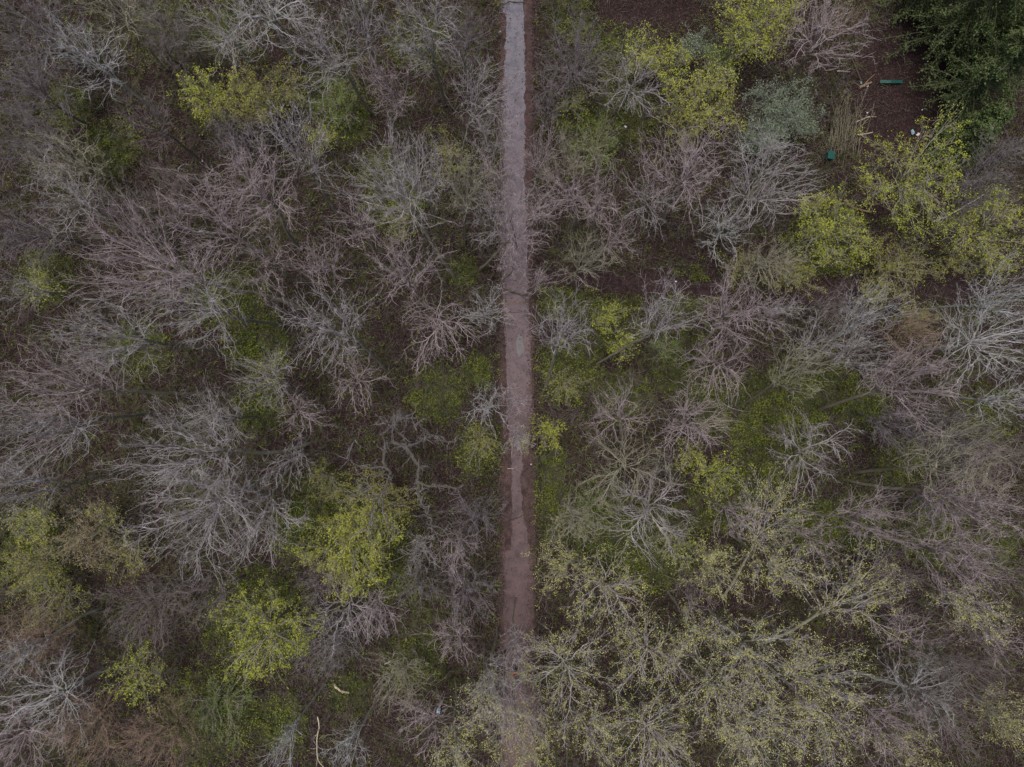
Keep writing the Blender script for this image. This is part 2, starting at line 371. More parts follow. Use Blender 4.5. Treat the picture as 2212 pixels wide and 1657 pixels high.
GB = 'leafless trees of the wood'; GY = 'trees coming into yellow bud'; GL = 'leafy yellow green bushes'
BARE = [
# bx, by, tx, ty, R, tone, form, label
(470,763,222,728,108,'grey','fine','bare grey tree fanning left from a long trunk, beneath two others left of centre'),
(612,702,425,658,112,'grey','gnarl','large bare crown with heavy drooping boughs on a curved trunk, left of the path'),
(655,668,275,552,125,'pink','fine','long mauve crown on a thick grey trunk, reaching furthest toward the upper left edge'),
(700,622,450,470,105,'pink','gnarl','bare mauve crown above the thickest slanting trunk left of centre'),
(650,540,545,395,108,'pink','fine','dense mauve fan crown just below the grey haze of twigs, upper left'),
(745,490,640,295,80,'grey','fine','slim grey feathered crown with a curved trunk over dark red leaf litter'),
(802,246,700,100,98,'grey','open','bare tree with pale spreading boughs over bright green undergrowth, upper left of path'),
(860,210,775,22,70,'grey','fine','bare crown cut by the top edge, second tree left of the path side one'),
(962,226,905,50,92,'grey','fine','upright bare crown with green tinged twigs, tallest one left of the path top'),
(1000,330,1035,185,74,'grey','fine','bare crown whose right twigs overhang the upper path'),
(900,330,832,185,70,'pink','fine','small mauve crown between two pale trees over green patches'),
(985,606,845,390,120,'grey','gnarl','big open crown of long pale boughs over dark green ivy, upper middle left'),
(965,520,908,358,72,'grey','open','upright forked boughs rising behind the big open crown over the ivy'),
(1005,525,1015,380,78,'olive','fine','olive tinged upright crown beside the path, level with the dark red litter'),
(1035,582,1125,490,80,'pink','fine','pink fan of twigs spreading right across the path, upper middle'),
(900,668,868,572,90,'pink','gnarl','tangled pinkish crown with a crooked trunk, just above the star shaped one'),
(962,716,950,706,92,'pink','gnarl','star shaped crown seen straight from above, left of the path middle'),
(1068,695,1054,668,60,'pale','gnarl','small pale star crown touching the left edge of the path'),
(836,800,706,690,105,'grey','gnarl','bare crown sweeping up left from a thick curved trunk near the middle'),
(800,835,772,822,72,'pink','gnarl','drooping tangle of grey boughs at the foot of the thick curved trunk'),
(652,852,570,815,76,'grey','fine','rounded bare crown with a few lime leaves beneath it, left of centre'),
(660,858,648,892,62,'pink','gnarl','low hanging bare crown between the rounded crown and the big pale one'),
(668,958,400,975,135,'grey','gnarl','biggest pale crown, white boughs fanning left over the others'),
(612,1012,425,1108,142,'grey','gnarl','lower half of the pale fan, boughs reaching down left over copper bushes'),
(640,1000,560,1125,105,'grey','gnarl','pale grey crown hanging straight below the biggest fan'),
(560,905,470,900,72,'grey','gnarl','bare crown filling the gap over the biggest pale fan'),
(450,846,110,825,105,'pink','fine','long mauve crown at the left edge, upper of three level trunks'),
(345,890,75,935,98,'grey','fine','feathery crown at left edge with hanging side twigs, middle of three level trunks'),
(290,1008,22,1045,78,'grey','fine','lowest of the three level trunks at the left edge, partly cut off'),
(None,None,40,500,85,'grey','fuzz','hazy grey crown cut by the left edge, upper half'),
(None,None,135,425,88,'grey','open','crooked grey bough with green lichen, upper left'),
(360,152,250,22,88,'olive','open','crooked olive trunk climbing to the top edge at upper left'),
(440,352,305,255,72,'dark','fine','thin dark straight sapling slanting over brown litter left of the yellow bush'),
(640,132,578,12,108,'pale','gnarl','pale crown with a dark crooked trunk against the top edge'),
(560,160,485,60,88,'grey','gnarl','grey crown with long curled boughs left of the dark crooked trunk'),
(None,None,70,60,108,'grey','fuzz','misty grey blue crown in the top left corner'),
(None,None,185,118,88,'pale','open','pale twisted boughs forked like antlers near the top left corner'),
(None,None,55,185,88,'pink','fuzz','mauve haze of twigs below the corner crown, left edge'),
(None,None,45,300,80,'grey','fuzz','grey haze of twigs at left edge above the crooked lichen bough'),
(None,None,130,345,88,'olive','fuzz','tangled olive brown crown between the left edge and the dark sapling'),
(None,None,25,620,55,'grey','open','thin pale branch work hanging at the left edge, half way down'),
(None,None,350,85,62,'dark','fuzz','thin dark crown between the olive trunk and the yellow bush'),
(None,None,330,20,70,'grey','fuzz','grey twig haze at top edge right of the olive trunk'),
(None,None,505,290,70,'grey','fuzz','soft grey brown bushy crown right under the yellow bush'),
(None,None,350,430,80,'dark','fuzz','dark grey low crown above the long mauve one'),
(None,None,230,440,70,'dark','fuzz','dark thin crown between two grey hazes at upper left'),
(None,None,560,560,80,'pink','open','loose mauve crown over the dark gap between the slanting trunks'),
(None,None,690,560,70,'pink','gnarl','curly pink crown with bent tips between slanting trunk and open crown'),
(None,None,760,480,64,'pink','gnarl','reddish antler like boughs over bare red litter'),
(None,None,1000,60,70,'grey','fuzz','thin grey crown left beside the top of the path'),
(None,None,1058,290,62,'grey','fine','small grey crown half over the left path edge, upper part'),
(None,None,1052,465,68,'grey','fine','grey crown on the left path edge below the olive one'),
(None,None,1050,880,58,'pale','gnarl','pale starry crown on the left path edge below the puddle'),
(1090,900,1112,862,48,'pink','gnarl','thin pinkish branches arching right across the path under the puddle'),
(None,None,1075,385,56,'pink','fine','thin pink crown reaching over the left half of the path under the small grey one'),
(None,None,1165,600,50,'pink','open','loose pink boughs reaching over the path beside the start of the side trail'),
(None,None,1100,1540,75,'grey','open','loose grey crown straight over the path below the person'),
(None,None,1072,1490,60,'grey','fine','grey crown over the left path edge next to the person'),
(None,None,1150,1560,55,'pink','open','thin pink twigs over the right path edge near the bottom'),
(None,None,1290,430,72,'pink','fine','brownish pink crown between the reddish one and the pale star shaped one'),
(None,None,1235,330,66,'olive','fine','olive brown crown right of the upper path, below the green shrub'),
(None,None,1335,515,58,'pink','open','thin pink crown just above the dark side trail'),
(None,None,1110,440,50,'grey','open','thin grey twigs straight over the upper middle of the path'),
(None,None,1105,560,46,'pink','open','few pink twigs over the path above the dark fallen branch'),
(None,None,1120,950,40,'grey','open','few grey twigs over the path beside the lime shrub'),
(None,None,1110,1400,48,'grey','open','few grey twigs over the path just above the person'),
(None,None,620,1010,60,'grey','open','thin bare crown right of the biggest fan trunk'),
(None,None,1020,1130,70,'grey','fuzz','grey twiggy crown left of the narrow part of the path'),
(None,None,985,1190,62,'pink','gnarl','small pink bunch of boughs below the dead tree'),
(None,None,905,1190,50,'grey','gnarl','small pale bunch of twigs left of the pink bunch'),
(760,1250,745,1325,82,'grey','gnarl','bare curled crown directly under the bright lime bush'),
(None,None,815,1330,62,'pink','gnarl','curled mauve crown right of the one under the bright lime bush'),
(None,None,700,1400,80,'grey','fuzz','grey fuzzy crown right of the lime budding tree'),
(None,None,680,1260,60,'dark','fuzz','dull crown between the lime bush and the pale fan'),
(1040,1375,968,1375,62,'pink','fine','pinkish crown with a pale trunk lying level toward the path, lower left'),
(990,1530,915,1562,78,'pink','gnarl','mauve white crown near a discarded can, bottom left of the path'),
(None,None,1010,1290,72,'grey','fuzz','grey crown along the left edge of the lower path'),
(None,None,900,1270,58,'grey','fuzz','fine grey crown left of the lower path, above the pinkish one'),
(None,None,745,1628,60,'pale','open','small pale crown on the bottom edge, left'),
(None,None,600,1625,52,'pale','open','small pale curled crown on the bottom edge left of the fallen white branch'),
(None,None,860,1480,70,'olive','fuzz','olive brown crown right of the peeled white branch'),
(240,1440,105,1510,112,'pale','open','white barked tree with long sparse boughs in the bottom left corner'),
(150,1530,35,1600,90,'pink','open','sparse pinkish boughs below the white barked tree'),
(None,None,5,1430,62,'pale','fine','pale fan of twigs cut by the left edge near the bottom'),
(None,None,170,1580,85,'rust','fuzz','rusty brown twig haze in the bottom left corner'),
(None,None,330,1600,90,'rust','fuzz','rusty mauve low crown on the bottom edge'),
(None,None,60,1390,80,'rust','fuzz','rusty thin crown above the white barked tree'),
(None,None,300,1330,90,'dark','fuzz','dark brown thin crown left of the lime budding tree'),
(None,None,430,1300,70,'dark','fuzz','dark twiggy crown under the pale fan'),
# right of the path
(1218,232,1242,105,92,'pink','fuzz','dense brown grey crown right beside the top of the path'),
(1340,235,1368,178,82,'grey','fine','fan crown with pale spokes left of the lime bushes'),
(None,None,1185,205,52,'pink','fuzz','mauve twig haze on the right path edge, upper part'),
(None,None,1172,325,62,'pink','fine','pinkish crown leaning over the right path edge'),
(1430,482,1482,352,108,'pink','fine','tall forked crown with straight mauve twigs, centre of upper right'),
(1398,452,1404,438,72,'grey','gnarl','pale star shaped crown in front of the tall forked mauve one'),
(1570,500,1655,385,112,'grey','fine','broad soft grey brown crown beside the green bin'),
(1548,516,1560,492,70,'pale','gnarl','pale gnarled crown with curled boughs, lower edge of the upper right group'),
(1242,492,1218,400,76,'pink','open','reddish brown crown near the path over dark red litter'),
(None,None,1270,555,66,'olive','fine','olive grey crown above the dark red litter strip'),
(None,None,1168,440,60,'pink','gnarl','crooked pink branches just right of the path, level with the pink fan'),
(1690,195,1785,62,98,'pink','open','pink twigged tree with two slanting stems beside the bare clearing'),
(1860,172,1815,40,50,'rust','open','leaning dark trunk at the edge of the bare clearing'),
(None,None,2175,330,66,'grey','fuzz','grey crown on the right edge below the conifers'),
(None,None,2140,410,66,'grey','fuzz','mauve grey crown right of the budding tree, near right edge'),
(1172,850,1222,690,78,'grey','fine','bare crown with an upright trunk just right of the path middle'),
(1288,786,1442,668,84,'grey','open','slanting thick trunk over lime shrubs with a thin crown'),
(1500,762,1592,668,92,'pink','fine','streaky purple crown left of the long slanting trunk'),
(1498,772,1556,790,82,'pink','fine','low fan crown under the streaky purple one'),
(1345,948,1336,888,76,'pink','fine','brownish mauve round crown, left of a matching pair right of centre'),
(1432,932,1505,905,88,'pink','fine','mauve round crown, right of a matching pair right of centre'),
(1348,998,1350,1012,102,'olive','gnarl','low wide crown of thin level boughs under the matching pair'),
(1372,1078,1402,1108,105,'grey','fine','star like fan crown over green shrubs, below the wide level one'),
(1680,812,1892,662,62,'pale','gnarl','bright white forked crown at the end of a long slanting trunk'),
(1682,806,1775,728,72,'grey','open','middle boughs of a second slanting trunk below the white forked crown'),
(1720,812,1865,748,74,'grey','fine','swept grey twigs pointing up right under the white forked crown'),
(1580,886,1735,790,76,'olive','open','thin slanting stem with a sparse crown over dark ivy'),
(1766,886,1985,818,102,'pink','fine','wide brownish crown on a level trunk, right of centre'),
(1702,1022,1750,975,90,'grey','fine','bowl shaped crown with upturned twigs, right of centre'),
(1842,1022,2085,1000,108,'olive','fine','olive brown crown at the end of a long level trunk, right side'),
(1828,1036,2125,1098,98,'pink','fine','mauve crown on the longest trunk pointing down right'),
(1832,1152,2082,1208,88,'pink','fine','flat brown crown swept right under the longest trunk'),
(1700,1102,1905,1115,76,'pink','fine','narrow pinkish crown swept level above the flat brown one'),
(1990,755,2138,722,118,'pale','gnarl','silvery white crooked tree on the right edge, half way down'),
(None,None,2185,870,68,'pale','open','small silvery crown on the right edge below the large silvery one'),
(None,None,2180,640,70,'pale','gnarl','silvery crown above the large silvery tree, right edge'),
(None,None,2070,935,76,'grey','fuzz','soft grey crown between the level trunk and the silvery tree'),
(None,None,2180,985,70,'dark','fuzz','dark crown on the right edge below the silvery ones'),
(None,None,2160,1240,72,'dark','fine','dull bare crown near the right edge, lower half'),
(None,None,2050,1100,60,'grey','fuzz','small grey crown over the crossing long trunks'),
(1900,1400,1960,1370,82,'pink','open','pinkish bare crown right of the big yellow budding bough'),
(1860,1455,2000,1488,98,'pale','open','pale pink crown with a bright fork, lower right'),
(None,None,1925,1580,82,'pink','fine','mauve crown on the bottom edge, lower right'),
(None,None,2050,1560,82,'dark','open','dark sparse crown near the bottom right corner'),
(None,None,2100,1450,80,'dark','fine','brown streaky crown near the right edge above the corner'),
(None,None,2195,1400,60,'pink','open','small pinkish crown on right edge, lower part'),
(None,None,1950,1240,62,'dark','fuzz','dark thin crown right of the yellow budding bough'),
(None,None,1770,1170,60,'pink','open','sparse pink boughs between the flat brown crown and the budding tree'),
(None,None,1830,660,60,'dark','fuzz','dark low twigs left of the white forked crown'),
(None,None,1960,930,70,'grey','fuzz','grey twig haze under the wide brownish crown'),
(None,None,1600,1120,60,'pink','open','thin pink crown between the star like fan and the budding tree'),
(None,None,1680,560,70,'olive','fuzz','olive twig haze under the broad soft crown'),
(None,None,1700,680,60,'grey','fine','thin grey upright twigs right of the streaky purple crown'),
(None,None,1990,720,66,'rust','fuzz','rusty low crown left of the large silvery tree'),
(None,None,1240,1130,60,'olive','fuzz','olive crown right of the grassy path edge'),
(None,None,1500,1290,62,'dark','open','thin dark crown among the budding trees'),
]
for r in BARE:
    tree('bare_tree', r[7], r[0], r[1], r[2], r[3], r[4], 'mist' if (r[6] == 'fuzz' and r[5] in ('grey', 'pink')) else r[5], r[6], h=9.5 if (r[6] == 'fuzz') else None, group=GB)

BUD = [
# bx,by,tx,ty,R,label
(1290,1225,1205,1215,66,'budding tree whose left twigs reach over the path below the paving joint'),
(1300,1250,1312,1270,98,'budding tree right of the lower path, second down from the path side one'),
(1225,1400,1218,1448,122,'wide budding tree leaning across the path above the person in red'),
(1395,1375,1410,1418,100,'rounded budding tree between the leaning one and the thick dark trunk'),
(1340,1500,1422,1600,108,'budding tree on the bottom edge right of the path'),
(1230,1500,1288,1580,78,'smaller budding tree on the bottom edge nearest the path'),
(1640,1392,1868,1272,108,'budding tree with a long thick pale bough pointing up right'),
(1560,1292,1662,1100,88,'upright budding tree, highest of the yellow group'),
(1532,1440,1800,1470,95,'budding tree on a thick crooked level trunk'),
(None,None,1640,1420,108,'densest budding crown in the middle of the yellow group'),
(None,None,1650,1590,112,'budding tree on the bottom edge, centre of lower right'),
(None,None,1790,1590,78,'faintly budding crown on the bottom edge beside the mauve one'),
(None,None,2118,1325,76,'budding crown standing alone near the right edge'),
(None,None,2195,1560,78,'lime budding crown in the bottom right corner'),
(None,None,1700,1225,78,'budding crown between the upright one and the long pale bough'),
(None,None,1545,1235,78,'thin budding crown left of the upright one'),
(None,None,1040,1525,64,'budding tree left of the path next to the bottom'),
(None,None,990,1632,62,'bright budding crown on the bottom edge left of the path'),
(None,None,1125,1605,88,'hazy budding twigs hanging over the path at the bottom edge'),
(None,None,1520,1370,66,'thin budding crown over the foot of the thick crooked trunk'),
(None,None,1560,1520,80,'budding crown under the thick crooked trunk'),
(None,None,1985,1640,60,'small budding crown on the bottom edge, far right'),
]
for r in BUD:
    tree('budding_tree', r[5], r[0], r[1], r[2], r[3], r[4], 'olive' if r[2] % 2 else 'grey', 'open', leaf='bud', group=GY, ld=4.2, dens=.85, lsize=.072)
LIME = [
# tx,ty,R,h,leaf,ld,label
(1975,375,118,11,'lime',1.4,'lime leaved tree with open boughs below the bare clearing'),
(570,1365,108,10,'lime',1.6,'lime leaved tree with grey boughs, lower left'),
(290,1465,66,8,'lime',1.4,'small lime leaved tree left of the larger lime one'),
(2140,490,88,9,'lime',1.4,'lime leaved crown at the right edge below the clearing'),
(595,800,38,9,'lime',1.0,'few bright lime leaves beside the rounded bare crown'),
]
for r in LIME:
    tree('leafing_tree', r[6], None, None, r[0], r[1], r[2], 'olive', 'open', leaf=r[4], h=r[3], ld=r[5]*3.6, dens=1.0, lsize=.088, group='trees in young lime leaf')
BUSH = [
(440,195,62,9,'yellow',6.5,'bright yellow green bush with a square left side, upper left'),
(535,200,66,8,'olive',6,'duller green bush right beside the bright yellow one'),
(620,180,52,5,'olive',3.5,'thin olive bush right of the yellow pair'),
(755,1195,104,9,'yellow',7,'large bright lime bush left of the lower path'),
(800,1100,95,7,'olive',4,'olive bush behind the large bright lime one'),
(1395,108,52,6,'yellow',5,'bright yellow green bush, left one below the bare patch at top'),
(1452,128,52,6,'lime',5,'lime bush between two yellow ones at upper right'),
(1530,205,82,7,'yellow',5,'large yellow green bush left of the grey green one'),
(1555,120,50,5,'green',4,'green bush between the yellow bushes and the pink twigged tree'),
(1640,32,95,9,'lime',5,'bright lime leafy tree against the top edge'),
(1480,268,60,5,'olive',3,'olive bush at the foot of the large yellow green one'),
(1815,505,88,7,'lime',4.5,'lime bush under the fallen brown log'),
(1765,440,40,6,'lime',4,'small lime bush just under the green bin'),
(1950,570,80,5,'olive',4,'olive green bush between two dark red litter patches'),
(1720,590,58,6,'olive',3,'thin olive bush left of the dark red litter patch'),
(2080,560,50,5,'olive',3,'thin olive bush near the right edge beside dark litter'),
(1600,580,50,5,'olive',2.5,'olive bush above the streaky purple crown'),
(1185,935,42,4,'lime',5,'lime shrub on the right edge of the path'),
(1130,960,26,3,'lime',2,'thin lime shrub overhanging the path'),
(1040,965,52,3.5,'olive',3,'olive shrub on the left edge of the path'),
(1320,680,46,4,'lime',4,'lime shrub left of the slanting thick trunk'),
(1345,745,40,4,'lime',4,'lime shrub under the slanting thick trunk'),
(1215,830,52,4,'olive',3,'olive shrub right of the path with the upright trunk'),
(1440,745,45,4,'green',3,'green shrub right of the slanting thick trunk'),
(1545,1030,60,4,'lime',3.5,'lime shrub between the bowl crown and the star fan'),
(1280,1100,60,4,'green',3,'green shrub left of the star like fan crown'),
(1470,1180,60,4,'lime',2.5,'lime shrub below the star like fan crown'),
(1490,985,40,4,'lime',3,'small lime shrub under the right mauve crown'),
(65,1130,58,5,'yellow',3,'yellow green bush near the left edge, upper of three'),
(175,1165,76,5,'copper',4.5,'copper brown bush right of the yellow green ones'),
(50,1235,70,6,'olive',4,'yellow green bush near the left edge, middle of three'),
(110,1300,72,4,'olive',3,'olive bush near the left edge, lowest of three'),
(270,1200,60,4,'olive',3,'olive bush between the copper one and the pale fan'),
(220,1120,44,4,'yellow',2,'thin yellow bush above the copper one'),
(85,610,46,4,'lime',2.5,'lime shrub near the left edge under the mauve crown'),
(720,215,62,4,'green',4,'green shrub under the pale spreading boughs, upper left of path'),
(690,290,44,4,'lime',3,'lime shrub left of the big open crown'),
(965,340,60,5,'olive',2.5,'olive shrub under the olive tinged crown by the path'),
(870,470,55,4,'olive',2.5,'olive shrub under the big open crown'),
(1300,300,60,4,'green',3,'dark green shrub under the fan crown with pale spokes'),
(1250,215,40,3,'lime',2,'small lime shrub under the dense brown grey crown'),
(470,1530,78,3,'green',3,'dark green shrub near the bottom left'),
(700,1050,50,4,'olive',2.5,'olive shrub right of the pale grey crown'),
(1900,630,50,4,'olive',2.5,'olive shrub beside the white forked crown'),
(1980,680,50,4,'olive',2.5,'brown olive shrub right of the white forked crown'),
(2160,560,50,5,'lime',2.5,'lime bush on the right edge above the silvery tree'),
(2060,470,40,5,'lime',2.5,'small lime bush beside the fallen white branch'),
]
for r in BUSH:
    tree('leafy_bush', r[6], None, None, r[0], r[1], r[2], 'olive', 'fuzz', leaf=r[4], h=r[3]*1.0, ld=r[5]*.60, dens=.8, lsize=.10, cat='bush', group=GL)
for tx, ty, R, h, lb in [(1505,92,38,5,'small blue grey bush between yellow bush and lime tree at top'),(1690,228,72,7,'large blue grey soft bush left of the clearing'),
                         (1655,290,55,6,'blue grey bush below the large soft one'),(1745,250,40,6,'small blue grey bush at the litter edge right of the large soft one')]:
    tree('grey_green_bush', lb, None, None, tx, ty, R, 'teal', 'fuzz', leaf='teal', h=h, ld=2.5, dens=1.1, lsize=.10, cat='bush', group='soft grey green bushes')

# ------------------------------------------------------------------ dead tree with traced heavy limbs
def poly_tubes(pts, radii, sides=7, sub=4, rng=None, jit=0.0):
    pts = np.array(pts, float); t = np.arange(len(pts)); tt = np.linspace(0, len(pts)-1, (len(pts)-1)*sub+1)
    def cr(i, u):
        p = [pts[max(0, min(len(pts)-1, i+k))] for k in (-1, 0, 1, 2)]
        return .5*((2*p[1])+(-p[0]+p[2])*u+(2*p[0]-5*p[1]+4*p[2]-p[3])*u*u+(-p[0]+3*p[1]-3*p[2]+p[3])*u**3)
    Q = np.array([cr(min(int(x), len(pts)-2), x-min(int(x), len(pts)-2)) for x in tt])
    if jit and rng is not None: Q[1:-1] += rng.normal(size=(len(Q)-2, 3))*jit
    R = np.interp(tt, t, radii)
    return Q[:-1], Q[1:], R[:-1], R[1:]
def cat4(L): return [np.concatenate([x[i] for x in L]) for i in range(4)]
def dead_tree():
    rng = np.random.default_rng(5)
    def D(t, z): return W(719+t[0]*.217, 869+t[1]*.217, z)
    base = W(884, 958, 0); base[2] = -.1
    limbs = [
     ([(740,430),(700,350),(600,250),(540,205),(450,135)], 5, 8, .20, .06),
     ([(740,430),(560,405),(520,480),(510,620),(575,700),(540,790),(490,900)], 5, 9, .26, .13),
     ([(490,900),(490,1040),(530,1160),(590,1220),(640,1290)], 9, 11, .12, .04),
     ([(490,900),(400,940),(320,910),(280,870),(240,760)], 9, 10.5, .10, .03),
     ([(460,930),(400,1030),(370,1150),(340,1250),(270,1280)], 9, 10.5, .09, .03),
     ([(740,430),(790,540),(850,620),(850,750),(860,900),(900,1030),(960,1130),(985,1220)], 5, 10, .26, .13),
     ([(985,1220),(1100,1280),(1200,1390),(1260,1470)], 10, 11.5, .11, .04),
     ([(985,1220),(988,1350),(960,1440),(900,1530)], 10, 11.5, .10, .03),
     ([(850,790),(950,840),(1100,830),(1200,850),(1300,830)], 8, 9.5, .17, .06),
     ([(1200,850),(1260,900),(1300,970)], 9, 9.8, .06, .02),
     ([(505,650),(300,650),(190,590),(160,530),(180,430),(250,350)], 7, 9.5, .14, .04),
     ([(740,430),(870,385),(960,340),(1080,345),(1180,400),(1240,350),(1330,340)], 5, 8.5, .18, .04),
     ([(960,340),(930,280),(860,235),(800,200),(740,120),(640,160),(690,200)], 6.5, 8.5, .09, .03),
     ([(590,230),(640,215),(640,150),(700,110)], 7.5, 8.5, .06, .02),
    ]
    segs = [poly_tubes([base, W(887, 962, 2.5), D((740,430), 5)], [.42, .33, .30], sub=5)]
    for pts, z0, z1, r0, r1 in limbs:
        n = len(pts); segs.append(poly_tubes([D(p, z0+(z1-z0)*i/(n-1)) for i, p in enumerate(pts)], np.linspace(r0, r1, n), rng=rng, jit=.05))
    P0, P1, r0, r1 = cat4(segs); P0 -= base; P1 -= base
    root = empty('dead_tree', base, 'dark dead looking tree with thick crooked limbs and broken tips, left of the narrow path', 'tree', GB)
    link('trunk', mk_mesh('trunk', [tubes(P0, P1, r0*.6, r1*.6, 9)]), mat('bark_dead', (.065,.06,.05), (.13,.12,.10), 3, 20, bump=.5), root, smooth=True)
    sel = rng.choice(len(P0), 230); o = P0[sel]; sp = []
    A = []; B = []; ra = []
    for p in o:
        d = rng.normal(size=3); d[2] = abs(d[2])+.3; d /= np.linalg.norm(d); L = rng.uniform(.5, 1.5); q = p
        for k in range(4):
            q2 = q+d*L/4; A.append(q); B.append(q2); ra.append(.03*(1-k*.22)); q = q2; d = d+rng.normal(size=3)*.35; d /= np.linalg.norm(d)
    A = np.array(A); B = np.array(B); ra = np.array(ra)
    Q, E, rr = side_twigs(A, B, ra, rng, 7, .4, rmax=1)
    link('crown', mk_mesh('crown', [tubes(A, B, ra, ra*.8, 4), spikes(Q, E, rr)]), BARK['mist'][1], root)
dead_tree()

# ------------------------------------------------------------------ conifers
def conifer(label, bx, by, h, R, seed, z0=.1):
    rng = np.random.default_rng(seed); base = W(bx, by, 0); base[2] = gz(base[0], base[1])-.1
    root = empty('conifer', base, label, 'conifer', 'dark evergreen conifers')
    P = [np.array([0, 0, h*i/8.])+np.append(rng.normal(size=2)*.06*(i > 0), 0) for i in range(9)]
    r = [.02+.26*(1-i/8.) for i in range(9)]
    a = poly_tubes(P, r, sub=2)
    A = []; B = []; ra = []; z = h*z0
    while z < h*.985:
        f = 1-z/h
        for k in range(rng.integers(3, 6)):
            az = rng.uniform(0, 6.283); L = R*(f**.75)*rng.uniform(.65, 1.15)+.25
            q = np.array([0, 0, z]); d = np.array([math.cos(az), math.sin(az), .18]); n = 6
            for i in range(n):
                q2 = q+d*L/n; A.append(q); B.append(q2); ra.append(.035*(1-i/n)+.008); q = q2
                d = d+np.array([rng.normal()*.12, rng.normal()*.12, -.10]); d /= np.linalg.norm(d)
        z += rng.uniform(.22, .45)
    A = np.array(A); B = np.array(B); ra = np.array(ra)
    link('trunk', mk_mesh('trunk', [tubes(*a, 8), tubes(A, B, ra, ra*.8, 4)]), BARK['dark'][0], root)
    L = np.linalg.norm(B-A, axis=1); i = np.repeat(np.arange(len(A)), 7)
    t = rng.uniform(0, 1, len(i))[:, None]; Q = A[i]+(B[i]-A[i])*t
    D = (B[i]-A[i])/(L[i][:, None]+1e-9); sd = np.cross(D, [0, 0, 1.0]); sd /= np.linalg.norm(sd, axis=1, keepdims=True)+1e-9
    D2 = D*.75+sd*rng.choice([-1, 1], len(i))[:, None]*.8+rng.normal(size=D.shape)*.15; D2[:, 2] -= .18
    D2 /= np.linalg.norm(D2, axis=1, keepdims=True)
    E = Q+D2*rng.uniform(.25, .65, len(i))[:, None]
    # sprays: flat blades of needles along every side twig
    pts = np.concatenate([Q+(E-Q)*u for u in (.45, .95)]); 
    link('foliage', mk_mesh('foliage', [spikes(Q, E, np.full(len(Q), .022)), leaves(pts+rng.normal(size=pts.shape)*.05, .14, rng, .45)]), LEAF['dark'], root)
for a in [('tall dark conifer in the top right corner', 2010, 95, 15, 4.4, 11),
          ('dark conifer with ragged fronds right of the bench', 2045, 215, 12, 4.4, 12),
          ('conifer with long drooping sprays at the top edge right of the clearing', 1965, 10, 12, 3.6, 13),
          ('conifer cut by the right edge near the top', 2085, 140, 14, 3.2, 14),
          ('low dark conifer under the grey crowns at the right edge', 2055, 300, 7, 2.4, 15),
          ('conifer in the far top right corner, cut by both edges', 2100, 20, 13, 3.2, 17),
          ('small dark conifer at the lower right rim of the clearing', 2030, 340, 7, 2.2, 16)]:
    conifer(*a)

# ------------------------------------------------------------------ undergrowth and ground cover (stuff)
def density(px, py):
    if 1083 < px < 1154: return 0.0
    if 1074 < px < 1162: return .5
    for cx, cy, a, b in CLEAR:
        if ((px-cx)/a)**2+((py-cy)/b)**2 < 1: return 0.03
    return .30+1.1*max(0, mnoise.noise(Vector((px*.012, py*.012, 4)))+.28)
def brush(name, label, n, seed, m, hmin, hmax, region=None, rt=.011, twl=.35):
    rng = np.random.default_rng(seed); A = []; B = []; R = []
    cnt = 0
    while cnt < n:
        px = rng.uniform(-60, 2272); py = rng.uniform(-60, 1717)
        if rng.uniform() > density(px, py) or (region and rng.uniform() > region(px, py)): continue
        cnt += 1; b = W(px, py); b[2] = gz(b[0], b[1])-.05; hh = rng.uniform(hmin, hmax)
        ns = rng.integers(5, 10)
        for s_ in range(ns):
            az = rng.uniform(0, 6.283); sp = rng.uniform(.1, .7); d = np.array([math.cos(az)*sp, math.sin(az)*sp, 1.0]); d /= np.linalg.norm(d)
            q = b+np.array([rng.normal()*.1, rng.normal()*.1, 0]); n4 = 4; L = hh*rng.uniform(.6, 1.2)
            for k in range(n4):
                q2 = q+d*L/n4; A.append(q); B.append(q2); R.append(.022*(1-k*.2)); q = q2
                d = d+rng.normal(size=3)*.28+np.array([math.cos(az)*.1, math.sin(az)*.1, -.06]); d /= np.linalg.norm(d)
    A = np.array(A); B = np.array(B); R = np.array(R)
    Q, E, rr = side_twigs(A, B, R, rng, 5.5, twl, rmax=1, rt=rt)
    o = link(name, mk_mesh(name, [tubes(A, B, R, R*.8, 3), spikes(Q, E, rr)]), m); o['kind'] = 'stuff'; o['label'] = label
    return o
warm = lambda px, py: .25+.9*(px < 480)*(py > 1250)+.5*(mnoise.noise(Vector((px*.006, py*.006, 9))) > 0)
brush('undergrowth', 'bare grey brown brushwood covering the forest floor', 1200, 21, mat('brush_grey_brown', (.08,.065,.056), (.19,.16,.145), .3, 3), .8, 2.8)
brush('undergrowth', 'bare mauve brown brushwood covering the forest floor', 700, 22, mat('brush_mauve', (.08,.057,.057), (.19,.135,.135), .3, 3), .8, 2.4, warm)
brush('undergrowth', 'mossy olive brushwood covering the forest floor', 2400, 23, mat('brush_olive', (.05,.055,.018), (.16,.165,.06), .3, 3), .6, 2.2)

